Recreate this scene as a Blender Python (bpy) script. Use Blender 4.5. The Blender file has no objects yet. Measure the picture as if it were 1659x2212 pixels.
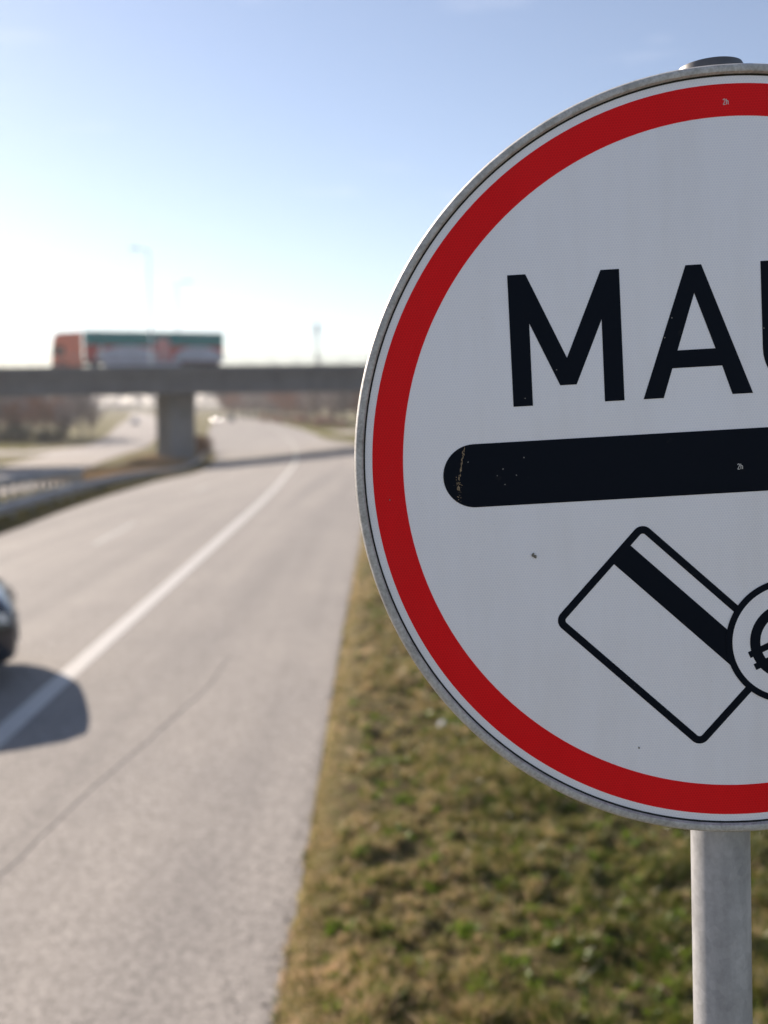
import bpy, math, random
import numpy as np
from mathutils import Vector, Matrix
from mathutils.geometry import tessellate_polygon

R = math.radians
SC = bpy.context.scene
COL = SC.collection

# ------------------------------------------------------------------ camera
CAM_H = 3.1
PITCH = 6.123
cam_data = bpy.data.cameras.new('camera')
cam = bpy.data.objects.new('camera', cam_data)
COL.objects.link(cam)
cam.location = (0, 0, CAM_H)
cam.rotation_euler = (R(90 - PITCH), 0, 0)
cam_data.sensor_fit = 'HORIZONTAL'
cam_data.sensor_width = 24.0
cam_data.lens = 2200 / 1659 * 24.0
cam_data.clip_start = 0.05
cam_data.clip_end = 12000
cam_data.dof.use_dof = True
cam_data.dof.focus_distance = 1.275
cam_data.dof.aperture_fstop = 2.25
cam_data.dof.aperture_blades = 9
SC.camera = cam

# ------------------------------------------------------------------ sky, sun, exposure
SUN_AZ = 42.0      # degrees left of the view direction (+Y)
SUN_EL = 25.5
world = bpy.data.worlds.new('World')
SC.world = world
world.use_nodes = True
wt = world.node_tree
for n in list(wt.nodes):
    wt.nodes.remove(n)
w_out = wt.nodes.new('ShaderNodeOutputWorld')
w_bg = wt.nodes.new('ShaderNodeBackground')
w_sky = wt.nodes.new('ShaderNodeTexSky')
w_sky.sky_type = 'NISHITA'
w_sky.sun_disc = False
w_sky.sun_elevation = R(SUN_EL)
w_sky.sun_rotation = R(-SUN_AZ)
w_sky.altitude = 200
w_sky.air_density = 1.0
w_sky.dust_density = 0.25
w_sky.ozone_density = 2.5
w_bg.inputs['Strength'].default_value = 0.080
# thin cirrus streaks, part of the sky itself
w_tc = wt.nodes.new('ShaderNodeTexCoord')
w_mp = wt.nodes.new('ShaderNodeMapping')
w_mp.inputs['Scale'].default_value = (3.0, 3.0, 16.0)
w_mp.inputs['Rotation'].default_value = (0.1, 0.12, 0.5)
w_nz = wt.nodes.new('ShaderNodeTexNoise')
w_nz.inputs['Scale'].default_value = 1.4
w_nz.inputs['Detail'].default_value = 7
w_nz.inputs['Roughness'].default_value = 0.55
w_rp = wt.nodes.new('ShaderNodeMapRange')
w_rp.inputs['From Min'].default_value = 0.61
w_rp.inputs['From Max'].default_value = 0.85
w_rp.inputs['To Max'].default_value = 0.30
w_mx = wt.nodes.new('ShaderNodeMixRGB')
w_mx.inputs['Color2'].default_value = (9.0, 9.3, 9.8, 1)
wt.links.new(w_tc.outputs['Generated'], w_mp.inputs['Vector'])
wt.links.new(w_mp.outputs['Vector'], w_nz.inputs['Vector'])
wt.links.new(w_nz.outputs['Fac'], w_rp.inputs['Value'])
wt.links.new(w_rp.outputs['Result'], w_mx.inputs['Fac'])
wt.links.new(w_sky.outputs['Color'], w_mx.inputs['Color1'])
w_wb = wt.nodes.new('ShaderNodeMixRGB'); w_wb.blend_type = 'MULTIPLY'; w_wb.inputs['Fac'].default_value = 1.0
w_wb.inputs['Color2'].default_value = (0.98, 0.915, 0.955, 1)     # hazy winter air, less green than the clear-sky model
wt.links.new(w_mx.outputs['Color'], w_wb.inputs['Color1'])
w_hs = wt.nodes.new('ShaderNodeHueSaturation'); w_hs.inputs['Saturation'].default_value = 0.78
wt.links.new(w_wb.outputs['Color'], w_hs.inputs['Color'])
wt.links.new(w_hs.outputs['Color'], w_bg.inputs['Color'])
wt.links.new(w_bg.outputs['Background'], w_out.inputs['Surface'])

sun_dir = Vector((-math.sin(R(SUN_AZ)) * math.cos(R(SUN_EL)), math.cos(R(SUN_AZ)) * math.cos(R(SUN_EL)), math.sin(R(SUN_EL))))
sun_data = bpy.data.lights.new('sun', 'SUN')
sun_data.energy = 5.0
sun_data.angle = R(0.53)
sun_data.color = (1.0, 0.86, 0.72)
sun = bpy.data.objects.new('sun', sun_data)
COL.objects.link(sun)
sun.rotation_euler = sun_dir.to_track_quat('Z', 'Y').to_euler()
sun.location = (-30, 30, 40)

vs = SC.view_settings
vs.view_transform = 'Standard'
vs.look = 'None'
vs.gamma = 1
vs.exposure = 0.93
vs.use_curve_mapping = False
SC.render.engine = 'CYCLES'
SC.cycles.use_denoising = True
SC.cycles.max_bounces = 6
SC.cycles.volume_bounces = 1
SC.cycles.volume_step_rate = 4
SC.cycles.caustics_reflective = False
SC.cycles.caustics_refractive = False

# ------------------------------------------------------------------ helpers
def sm(a, b, t):
    t = np.clip((t - a) / (b - a), 0, 1)
    return t * t * (3 - 2 * t)

def zg(X, Y):
    """height of the land: the road dips towards the overpass and banks into its left bend"""
    return (-2.0 * sm(15, 100, Y) + 1.0 * sm(30, 85, Y) * (1 - sm(150, 230, Y)) * np.tanh((X + 8) / 10))

def zgf(x, y):
    return float(zg(np.float64(x), np.float64(y)))

class MB:
    """collects shapes; build() links them as ONE mesh object"""
    def __init__(s):
        s.v = []; s.f = []; s.m = []; s.mi = 0
    def add(s, vs, fs):
        o = len(s.v)
        s.v.extend([tuple(p) for p in vs]); s.f.extend([tuple(i + o for i in f) for f in fs])
        s.m.extend([s.mi] * len(fs))
        return s
    def box(s, lo, hi):
        x0, y0, z0 = lo; x1, y1, z1 = hi
        return s.add([(x0,y0,z0),(x1,y0,z0),(x1,y1,z0),(x0,y1,z0),(x0,y0,z1),(x1,y0,z1),(x1,y1,z1),(x0,y1,z1)],
                     [(0,3,2,1),(4,5,6,7),(0,1,5,4),(1,2,6,5),(2,3,7,6),(3,0,4,7)])
    def tube(s, pts, rad, n=8, cap=True):
        pts = [Vector(p) for p in pts]
        if not hasattr(rad, '__len__'): rad = [rad] * len(pts)
        vs = []; fs = []
        for i, p in enumerate(pts):
            d = (pts[min(i+1, len(pts)-1)] - pts[max(i-1, 0)]).normalized()
            a = d.cross(Vector((0,0,1)) if abs(d.z) < 0.95 else Vector((1,0,0))).normalized(); b = d.cross(a)
            for k in range(n):
                t = 2 * math.pi * k / n
                vs.append(p + (a * math.cos(t) + b * math.sin(t)) * rad[i])
        for i in range(len(pts) - 1):
            for k in range(n):
                fs.append((i*n+k, i*n+(k+1)%n, (i+1)*n+(k+1)%n, (i+1)*n+k))
        if cap:
            fs.append(tuple(range(n-1, -1, -1))); fs.append(tuple((len(pts)-1)*n + k for k in range(n)))
        return s.add(vs, fs)
    def lathe(s, prof, n=64, axis='z', c=(0,0,0), close=False):
        """prof: (r, h) pairs swept about the axis"""
        vs = []; fs = []; m = len(prof)
        for k in range(n):
            t = 2 * math.pi * k / n
            for r, h in prof:
                a, b = r * math.cos(t), r * math.sin(t)
                q = {'z': (a, b, h), 'y': (a, h, b), 'x': (h, a, b)}[axis]
                vs.append((q[0]+c[0], q[1]+c[1], q[2]+c[2]))
        mm = m if close else m - 1
        for k in range(n):
            for i in range(mm):
                fs.append((k*m+i, ((k+1)%n)*m+i, ((k+1)%n)*m+(i+1)%m, k*m+(i+1)%m))
        return s.add(vs, fs)
    def prism(s, loops, lo, hi, put):
        """flat outline with holes given thickness; put maps (u, v, depth) to a point"""
        tri = tessellate_polygon([[Vector((x, y, 0)) for x, y in L] for L in loops])
        flat = [q for L in loops for q in L]
        n = len(flat)
        vs = [put(x, y, hi) for x, y in flat] + [put(x, y, lo) for x, y in flat]
        fs = []
        for t in tri:
            a, b, c = (flat[i] for i in t)
            if (b[0]-a[0])*(c[1]-a[1]) - (b[1]-a[1])*(c[0]-a[0]) < 0: t = (t[0], t[2], t[1])
            fs.append(tuple(t))
        o = 0
        for L in loops:
            k = len(L)
            for i in range(k): fs.append((o+i, o+(i+1)%k, n+o+(i+1)%k, n+o+i))
            o += k
        return s.add(vs, fs)
    def build(s, name, mat, parent=None, smooth=False, loc=None):
        me = bpy.data.meshes.new(name)
        me.from_pydata(s.v, [], s.f)
        mats = mat if isinstance(mat, (list, tuple)) else [mat]
        for m in mats: me.materials.append(m)
        if len(mats) > 1: me.polygons.foreach_set('material_index', s.m)
        if smooth:
            me.polygons.foreach_set('use_smooth', [True] * len(me.polygons))
            try: me.set_sharp_from_angle(angle=R(38))
            except Exception: pass
        me.update()
        o = bpy.data.objects.new(name, me); COL.objects.link(o)
        if parent: o.parent = parent
        if loc: o.location = loc
        return o

def tag(o, label, cat, group=None, kind=None):
    if label: o['label'] = label
    if cat: o['category'] = cat
    if group: o['group'] = group
    if kind: o['kind'] = kind
    return o

def kind(o, k, label=None):
    o['kind'] = k
    if label: o['label'] = label
    return o

def empty(name, loc=(0,0,0), rz=0):
    o = bpy.data.objects.new(name, None); COL.objects.link(o)
    o.location = loc; o.rotation_euler = (0, 0, rz); o.empty_display_size = 0.2
    return o

def copy_tree(o, parent=None):
    c = o.copy(); COL.objects.link(c); c.parent = parent
    for ch in list(o.children): copy_tree(ch, c)
    return c

def np_mesh(name, V, F, mat, parent=None, smooth=False):
    """fast triangle or quad mesh"""
    me = bpy.data.meshes.new(name)
    V = np.asarray(V, np.float32); F = np.asarray(F, np.int32)
    k = F.shape[1]
    me.vertices.add(len(V)); me.vertices.foreach_set('co', V.ravel())
    me.loops.add(F.size); me.loops.foreach_set('vertex_index', F.ravel())
    me.polygons.add(len(F)); me.polygons.foreach_set('loop_start', np.arange(0, F.size, k, dtype=np.int32))
    me.materials.append(mat)
    me.update(calc_edges=True)
    if smooth: me.polygons.foreach_set('use_smooth', np.ones(len(F), bool))
    o = bpy.data.objects.new(name, me); COL.objects.link(o)
    if parent: o.parent = parent
    return o

# ------------------------------------------------------------------ materials
class NT:
    def __init__(s, name):
        s.m = bpy.data.materials.new(name); s.m.use_nodes = True
        s.t = s.m.node_tree; s.b = s.t.nodes['Principled BSDF']; s.o = s.t.nodes['Material Output']
    def n(s, typ, **kw):
        x = s.t.nodes.new(typ)
        for k, v in kw.items():
            if k in x.inputs: x.inputs[k].default_value = v
            else: setattr(x, k, v)
        return x
    def l(s, a, b): s.t.links.new(a, b)
    def pos(s):
        return s.n('ShaderNodeNewGeometry').outputs['Position']
    def obj(s):
        return s.n('ShaderNodeTexCoord').outputs['Object']
    def noise(s, vec, scale, detail=4, rough=0.55, stretch=None):
        if stretch:
            mp = s.n('ShaderNodeMapping'); mp.inputs['Scale'].default_value = stretch
            s.l(vec, mp.inputs['Vector']); vec = mp.outputs['Vector']
        x = s.n('ShaderNodeTexNoise', Scale=scale, Detail=detail, Roughness=rough)
        s.l(vec, x.inputs['Vector']); return x.outputs['Fac']
    def ramp(s, fac, stops):
        r = s.n('ShaderNodeValToRGB'); e = r.color_ramp.elements
        while len(e) < len(stops): e.new(0.5)
        for q, (p, c) in zip(e, stops): q.position = p; q.color = (*c, 1) if len(c) == 3 else c
        s.l(fac, r.inputs['Fac']); return r.outputs['Color']
    def mix(s, fac, a, b, mode='MIX'):
        x = s.n('ShaderNodeMixRGB', blend_type=mode)
        for sock, v in ((x.inputs['Fac'], fac), (x.inputs['Color1'], a), (x.inputs['Color2'], b)):
            if isinstance(v, (int, float)): sock.default_value = v
            elif isinstance(v, tuple): sock.default_value = (*v, 1)
            else: s.l(v, sock)
        return x.outputs['Color']
    def math(s, op, a, b=None, c=None):
        x = s.n('ShaderNodeMath', operation=op)
        for i, v in enumerate((a, b, c)):
            if v is None: continue
            if isinstance(v, (int, float)): x.inputs[i].default_value = v
            else: s.l(v, x.inputs[i])
        return x.outputs[0]
    def bump(s, h, strength=0.3, dist=0.01):
        x = s.n('ShaderNodeBump', Strength=strength, Distance=dist)
        s.l(h, x.inputs['Height']); s.l(x.outputs['Normal'], s.b.inputs['Normal'])
    def color(s, c): s.l(c, s.b.inputs['Base Color'])

def plain(name, c, rough=0.6, metal=0.0, var=0.18, scale=3.0, bump=0.0, spec=0.5, wpos=False):
    q = NT(name)
    v = q.pos() if wpos else q.obj()
    f = q.noise(v, scale, 5)
    lo = tuple(x * (1 - var) for x in c); hi = tuple(min(1, x * (1 + var)) for x in c)
    q.color(q.ramp(f, [(0.3, lo), (0.7, hi)]))
    q.b.inputs['Roughness'].default_value = rough
    q.b.inputs['Metallic'].default_value = metal
    q.b.inputs['Specular IOR Level'].default_value = spec
    if bump: q.bump(f, bump, 0.02)
    return q.m

def glow(name, c, strength):
    q = NT(name)
    q.b.inputs['Base Color'].default_value = (*c, 1)
    q.b.inputs['Emission Color'].default_value = (*c, 1)
    q.b.inputs['Emission Strength'].default_value = strength
    return q.m

def asphalt(name, base, seed=0.0):
    q = NT(name); p = q.pos()
    grain = q.math('ADD', q.math('MULTIPLY', q.noise(p, 26, 3, 0.75), 0.45), q.math('MULTIPLY', q.noise(p, 62, 3, 0.85), 0.55))
    blot = q.noise(p, 0.55, 5, 0.6)
    lanes = q.noise(p, 1.0, 3, 0.5, stretch=(1.3, 0.035, 1))
    c = q.ramp(grain, [(0.36, tuple(x * 0.42 for x in base)), (0.50, base), (0.64, tuple(x * 1.75 for x in base))])
    c = q.mix(0.55, c, q.ramp(blot, [(0.3, (0.82, 0.82, 0.83)), (0.7, (1.08, 1.07, 1.05))]), 'MULTIPLY')
    c = q.mix(0.85, c, q.ramp(lanes, [(0.36, (0.80, 0.80, 0.81)), (0.62, (1.06, 1.05, 1.04))]), 'MULTIPLY')
    q.color(c)
    q.b.inputs['Roughness'].default_value = 0.82
    q.b.inputs['Specular IOR Level'].default_value = 0.35
    q.bump(grain, 0.5, 0.004)
    return q.m

M = {}
M['asphalt'] = asphalt('asphalt', (0.262, 0.245, 0.228))
M['asphalt_pale'] = asphalt('asphalt_pale', (0.31, 0.285, 0.265))

def paint_mat(name, white, wear):
    q = NT(name); p = q.pos()
    n1 = q.noise(p, 9, 6, 0.7)
    c = q.ramp(n1, [(wear, (0.22, 0.205, 0.19)), (wear + 0.16, white)])
    q.color(c); q.b.inputs['Roughness'].default_value = 0.6
    return q.m
M['line'] = paint_mat('road_paint', (0.50, 0.485, 0.46), 0.26)
M['line_worn'] = paint_mat('road_paint_worn', (0.46, 0.445, 0.42), 0.38)
M['crack'] = plain('crack_seal', (0.20, 0.188, 0.175), 0.85, var=0.45, scale=20, wpos=True)

def ground_mat():
    q = NT('meadow'); p = q.pos()
    a = q.noise(p, 0.09, 6, 0.6); b = q.noise(p, 1.7, 6, 0.65); c2 = q.noise(p, 14, 4, 0.7)
    c = q.ramp(a, [(0.34, (0.085, 0.095, 0.03)), (0.5, (0.14, 0.135, 0.05)), (0.66, (0.25, 0.205, 0.10))])
    c = q.mix(0.55, c, q.ramp(b, [(0.35, (0.07, 0.075, 0.03)), (0.6, (0.22, 0.18, 0.09))]))
    c = q.mix(0.5, c, q.ramp(c2, [(0.3, (0.45, 0.45, 0.4)), (0.7, (1.25, 1.2, 1.1))]), 'MULTIPLY')
    q.color(c); q.b.inputs['Roughness'].default_value = 0.95
    q.b.inputs['Specular IOR Level'].default_value = 0.1
    q.bump(c2, 0.8, 0.05)
    return q.m
M['ground'] = ground_mat()

def verge_mat():
    q = NT('verge_soil'); p = q.pos()
    b = q.noise(p, 9, 6, 0.7); c2 = q.noise(p, 42, 4, 0.7)
    c = q.ramp(b, [(0.34, (0.04, 0.03, 0.018)), (0.48, (0.09, 0.068, 0.036)), (0.57, (0.085, 0.09, 0.028)), (0.70, (0.42, 0.31, 0.21))])
    c = q.mix(0.55, c, q.ramp(c2, [(0.3, (0.5, 0.5, 0.45)), (0.7, (1.3, 1.25, 1.15))]), 'MULTIPLY')
    # moss and dust along the paved edge
    sx = q.n('ShaderNodeSeparateXYZ'); q.l(p, sx.inputs[0])
    e = q.n('ShaderNodeMapRange'); e.inputs['From Min'].default_value = -0.52; e.inputs['From Max'].default_value = -0.32
    e.inputs['To Min'].default_value = 0.8; e.inputs['To Max'].default_value = 0.0
    q.l(q.math('ADD', sx.outputs['X'], q.math('MULTIPLY', q.math('SUBTRACT', b, 0.5), 0.5)), e.inputs['Value'])
    c = q.mix(e.outputs['Result'], c, q.ramp(c2, [(0.35, (0.14, 0.115, 0.04)), (0.65, (0.32, 0.25, 0.11))]))
    q.color(c); q.b.inputs['Roughness'].default_value = 0.95
    q.b.inputs['Specular IOR Level'].default_value = 0.1
    return q.m
M['verge'] = verge_mat()

def blade_mat(name, stops, patch, edge_dry=0.0):
    """grass blades: a tint per blade over patches of green and straw; thin leaves let light through"""
    q = NT(name); p = q.pos()
    g = q.n('ShaderNodeNewGeometry')
    f = q.math('ADD', q.math('MULTIPLY', g.outputs['Random Per Island'], 0.45), q.math('MULTIPLY', q.noise(p, patch, 4, 0.6), 0.85))
    if edge_dry:
        sx = q.n('ShaderNodeSeparateXYZ'); q.l(p, sx.inputs[0])
        mr = q.n('ShaderNodeMapRange'); mr.inputs['From Min'].default_value = -0.5; mr.inputs['From Max'].default_value = 1.6
        mr.inputs['To Min'].default_value = edge_dry; mr.inputs['To Max'].default_value = -edge_dry * 1.1
        q.l(sx.outputs['X'], mr.inputs['Value'])
        f = q.math('ADD', f, mr.outputs['Result'])
        f = q.math('ADD', f, q.math('MULTIPLY', q.math('SUBTRACT', q.noise(p, 1.3, 3, 0.6), 0.5), 0.30))
    c = q.ramp(q.math('SUBTRACT', f, 0.15), stops)
    q.color(c); q.b.inputs['Roughness'].default_value = 0.42
    q.b.inputs['Specular IOR Level'].default_value = 0.5
    tr = q.n('ShaderNodeBsdfTranslucent'); q.l(c, tr.inputs['Color'])
    ms = q.n('ShaderNodeMixShader'); ms.inputs[0].default_value = 0.4
    q.l(q.b.outputs[0], ms.inputs[1]); q.l(tr.outputs[0], ms.inputs[2]); q.l(ms.outputs[0], q.o.inputs['Surface'])
    return q.m
M['blade'] = blade_mat('grass_blade', [(0.24, (0.03, 0.06, 0.008)), (0.40, (0.105, 0.15, 0.016)), (0.51, (0.22, 0.205, 0.045)), (0.60, (0.44, 0.32, 0.16)), (0.80, (0.80, 0.60, 0.40))], 9.0, 0.085)
M['weed'] = blade_mat('weed_leaf', [(0.2, (0.08, 0.15, 0.015)), (0.6, (0.17, 0.25, 0.025)), (0.9, (0.28, 0.32, 0.06))], 3.0)
M['chip'] = plain('chippings', (0.26, 0.22, 0.17), 0.9, var=0.6, scale=30, wpos=True)
M['blade_dry'] = blade_mat('dry_grass', [(0.2, (0.10, 0.075, 0.04)), (0.5, (0.22, 0.15, 0.08)), (0.8, (0.36, 0.25, 0.14))], 0.8)
M['blade_median'] = blade_mat('median_grass', [(0.2, (0.03, 0.034, 0.013)), (0.5, (0.07, 0.07, 0.027)), (0.8, (0.14, 0.115, 0.06))], 1.2)
M['blade_far'] = blade_mat('bank_grass', [(0.2, (0.10, 0.12, 0.03)), (0.5, (0.20, 0.20, 0.06)), (0.8, (0.32, 0.26, 0.12))], 0.3)

# sign materials
def sheeting(name, base, line, rough, dirt=0.10, spec=0.4):
    """prismatic reflective sheeting: hexagonal cells 3.4 mm wide with a small ring in each"""
    q = NT(name)
    sp = q.n('ShaderNodeSeparateXYZ'); q.l(q.obj(), sp.inputs[0])
    pitch = 0.0036
    X = q.math('ADD', q.math('DIVIDE', sp.outputs['X'], pitch), 1000.0)
    Z = q.math('ADD', q.math('DIVIDE', sp.outputs['Z'], pitch), 1000.0)
    r3 = math.sqrt(3)
    def cell(ox, oz):
        gx = q.math('SUBTRACT', q.math('MODULO', q.math('ADD', X, ox), 1.0), 0.5)
        gz = q.math('SUBTRACT', q.math('MODULO', q.math('ADD', Z, oz), r3), r3 / 2)
        d2 = q.math('ADD', q.math('MULTIPLY', gx, gx), q.math('MULTIPLY', gz, gz))
        hx = q.math('MAXIMUM', q.math('ABSOLUTE', gx), q.math('ADD', q.math('MULTIPLY', q.math('ABSOLUTE', gx), 0.5), q.math('MULTIPLY', q.math('ABSOLUTE', gz), r3 / 2)))
        return d2, hx
    d1, h1 = cell(0, 0); d2, h2 = cell(0.5, r3 / 2)
    near = q.math('LESS_THAN', d1, d2)
    hx = q.math('ADD', q.math('MULTIPLY', h1, near), q.math('MULTIPLY', h2, q.math('SUBTRACT', 1.0, near)))
    dd = q.math('SQRT', q.math('MINIMUM', d1, d2))
    edge = q.n('ShaderNodeMapRange'); edge.inputs['From Min'].default_value = 0.40; edge.inputs['From Max'].default_value = 0.47
    q.l(hx, edge.inputs['Value'])
    ring = q.math('LESS_THAN', q.math('ABSOLUTE', q.math('SUBTRACT', dd, 0.24)), 0.05)
    c = q.mix(edge.outputs['Result'], base, line)
    c = q.mix(q.math('MULTIPLY', ring, 0.45), c, tuple(x * 0.75 for x in base))
    # dust film: soft uneven veil, with a little grime
    o = q.obj()
    dust = q.noise(o, 6, 5, 0.6); sp2 = q.noise(o, 160, 2, 0.5)
    c = q.mix(q.math('MULTIPLY', dust, dirt), c, (0.50, 0.46, 0.40))
    run = q.noise(o, 11, 6, 0.65, stretch=(1.6, 1.0, 0.22))       # faint rain runs
    c = q.mix(0.4, c, q.ramp(run, [(0.34, (0.90, 0.89, 0.87)), (0.56, (1.0, 1.0, 1.0))]), 'MULTIPLY')
    spk = q.n('ShaderNodeMapRange'); spk.inputs['From Min'].default_value = 0.74; spk.inputs['From Max'].default_value = 0.80
    q.l(sp2, spk.inputs['Value'])
    c = q.mix(q.math('MULTIPLY', spk.outputs['Result'], 0.35), c, (0.25, 0.23, 0.2))
    q.color(c)
    q.b.inputs['Roughness'].default_value = rough
    q.b.inputs['Specular IOR Level'].default_value = spec
    # the film follows a gently uneven metal plate and its prisms roughen the gloss
    wav = q.noise(o, 3.2, 2, 0.4)
    b1 = q.n('ShaderNodeBump', Strength=0.35, Distance=0.03); q.l(wav, b1.inputs['Height'])
    b2 = q.n('ShaderNodeBump', Strength=0.25, Distance=0.0006); q.l(edge.outputs['Result'], b2.inputs['Height'])
    q.l(b1.outputs['Normal'], b2.inputs['Normal']); q.l(b2.outputs['Normal'], q.b.inputs['Normal'])
    return q.m
M['sheet_white'] = sheeting('white_reflective_sheeting', (0.92, 0.93, 1.0), (1.0, 1.0, 1.0), 0.34, 0.06, 1.0)
M['sheet_red'] = sheeting('red_reflective_sheeting', (0.82, 0.003, 0.008), (0.95, 0.010, 0.016), 0.5, 0.03, 0.10)

def black_film():
    q = NT('black_film'); o = q.obj()
    f = q.noise(o, 55, 3, 0.6)
    q.color(q.ramp(f, [(0.66, (0.004, 0.007, 0.014)), (0.86, (0.022, 0.023, 0.026))]))
    q.b.inputs['Roughness'].default_value = 0.5
    q.b.inputs['Specular IOR Level'].default_value = 0.08
    return q.m
M['black'] = black_film()

def rim_mat():
    q = NT('weathered_aluminium'); o = q.obj()
    a = q.noise(o, 40, 6, 0.7); b = q.noise(o, 260, 3, 0.7)
    c = q.ramp(a, [(0.30, (0.36, 0.355, 0.34)), (0.50, (0.52, 0.515, 0.50)), (0.75, (0.62, 0.615, 0.60))])
    c = q.mix(0.4, c, q.ramp(b, [(0.36, (0.45, 0.43, 0.38)), (0.6, (1.1, 1.1, 1.1))]), 'MULTIPLY')
    q.color(c); q.b.inputs['Metallic'].default_value = 0.35; q.b.inputs['Roughness'].default_value = 0.6
    q.bump(b, 0.25, 0.001)
    return q.m
M['rim'] = rim_mat()
M['gap'] = plain('dirt_in_gap', (0.02, 0.019, 0.016), 0.95, var=0.4, scale=90)

def galv():
    q = NT('galvanised_steel'); o = q.obj()
    vo = q.n('ShaderNodeTexVoronoi', Scale=70.0); q.l(o, vo.inputs['Vector'])
    a = q.noise(o, 14, 6, 0.65, stretch=(1, 1, 0.4)); b = q.noise(o, 140, 3, 0.6)
    c = q.ramp(a, [(0.32, (0.26, 0.265, 0.27)), (0.5, (0.37, 0.375, 0.385)), (0.68, (0.50, 0.505, 0.515))])
    g = q.n('ShaderNodeSeparateXYZ'); q.l(vo.outputs['Color'], g.inputs[0])
    c = q.mix(0.4, c, q.ramp(g.outputs['X'], [(0, (0.78, 0.79, 0.8)), (1, (1.15, 1.15, 1.14))]), 'MULTIPLY')
    c = q.mix(0.15, c, q.ramp(b, [(0.35, (0.55, 0.53, 0.5)), (0.6, (1.05, 1.05, 1.05))]), 'MULTIPLY')
    q.color(c); q.b.inputs['Metallic'].default_value = 0.1; q.b.inputs['Roughness'].default_value = 0.6
    q.bump(b, 0.12, 0.001)
    return q.m
M['galv'] = galv()
M['steel'] = plain('rail_steel', (0.29, 0.295, 0.31), 0.55, 0.3, 0.2, 2.0, wpos=True)
M['cap'] = plain('dark_grey_cap', (0.11, 0.11, 0.115), 0.45, 0.2, 0.2, 40)
M['steel_pale'] = plain('pale_steel', (0.7, 0.7, 0.7), 0.5, 0.2, 0.1)
M['speck'] = plain('speck_grey', (0.24, 0.235, 0.22), 0.8, var=0.4, scale=300)
M['splat'] = plain('splat', (0.20, 0.19, 0.16), 0.8, var=0.7, scale=400)
M['ochre'] = plain('ochre_scrape', (0.28, 0.21, 0.13), 0.8, var=0.5, scale=300)
M['print_white'] = plain('print_white', (0.62, 0.62, 0.60), 0.6, var=0.05)

def concrete(name, c):
    q = NT(name); p = q.pos()
    a = q.noise(p, 0.35, 6, 0.6); st = q.noise(p, 1.0, 4, 0.6, stretch=(1.2, 1.2, 0.1)); f = q.noise(p, 6, 5, 0.6)
    k = q.ramp(a, [(0.3, tuple(x * 0.82 for x in c)), (0.7, tuple(x * 1.12 for x in c))])
    k = q.mix(0.5, k, q.ramp(st, [(0.35, (0.7, 0.7, 0.68)), (0.65, (1.08, 1.08, 1.08))]), 'MULTIPLY')
    q.color(k); q.b.inputs['Roughness'].default_value = 0.9; q.bump(f, 0.3, 0.02)
    return q.m
M['concrete'] = concrete('concrete', (0.15, 0.149, 0.15))
M['concrete_beam'] = concrete('concrete_beam', (0.14, 0.138, 0.137))
M['concrete_pale'] = concrete('concrete_pale', (0.23, 0.23, 0.235))
M['bark'] = plain('bark', (0.13, 0.105, 0.085), 0.95, var=0.3, scale=2)
M['twig'] = plain('bare_twigs', (0.37, 0.32, 0.30), 0.95, var=0.3, scale=1.2)
M['twig_red'] = plain('russet_twigs', (0.34, 0.18, 0.12), 0.95, var=0.3, scale=1.2)
M['leaf_dark'] = plain('evergreen_leaf', (0.045, 0.055, 0.028), 0.8, var=0.4, scale=1.5)
M['leaf_dry'] = plain('withered_leaf', (0.24, 0.14, 0.075), 0.9, var=0.35, scale=1.5)
# vehicle materials
def car_paint(name, c, rough=0.22):
    q = NT(name); f = q.noise(q.obj(), 2.5, 4)
    q.color(q.ramp(f, [(0.3, tuple(x * 0.9 for x in c)), (0.7, c)]))
    q.b.inputs['Roughness'].default_value = rough; q.b.inputs['Coat Weight'].default_value = 0.6; q.b.inputs['Coat Roughness'].default_value = 0.06
    return q.m
M['paint_navy'] = car_paint('paint_navy', (0.012, 0.016, 0.028))
M['paint_white'] = car_paint('paint_white', (0.55, 0.55, 0.55))
M['paint_grey'] = car_paint('paint_grey', (0.10, 0.105, 0.11))
M['paint_orange'] = car_paint('paint_orange', (0.75, 0.16, 0.06), 0.35)
M['tarp_red'] = plain('tarp_red', (0.50, 0.075, 0.06), 0.6, var=0.15, scale=1)
M['tarp_green'] = plain('tarp_green', (0.015, 0.19, 0.185), 0.6, var=0.15, scale=1)
M['tarp_grey'] = plain('tarp_grey', (0.48, 0.49, 0.55), 0.6, var=0.12, scale=1)
M['tarp_pink'] = plain('tarp_pink', (0.62, 0.30, 0.28), 0.6, var=0.25, scale=2)
M['glass'] = plain('dark_glass', (0.012, 0.015, 0.017), 0.06, var=0.05)
M['rubber'] = plain('rubber', (0.018, 0.018, 0.019), 0.85, var=0.2, scale=8)
M['alloy'] = plain('alloy', (0.45, 0.45, 0.46), 0.35, 0.8, 0.1, 4)
M['trim'] = plain('black_trim', (0.02, 0.02, 0.021), 0.6, var=0.15, scale=6)
M['lens'] = plain('lamp_lens', (0.6, 0.6, 0.6), 0.1, var=0.05)
M['lens_red'] = plain('lamp_lens_red', (0.35, 0.01, 0.01), 0.2, var=0.1)
M['headlight_glint'] = glow('headlight_glint', (1.0, 0.93, 0.82), 55.0)  # headlights made to glow in place of a sun glint on the far car
M['paper'] = plain('paper', (0.72, 0.74, 0.76), 0.7, var=0.08, scale=20)

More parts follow.
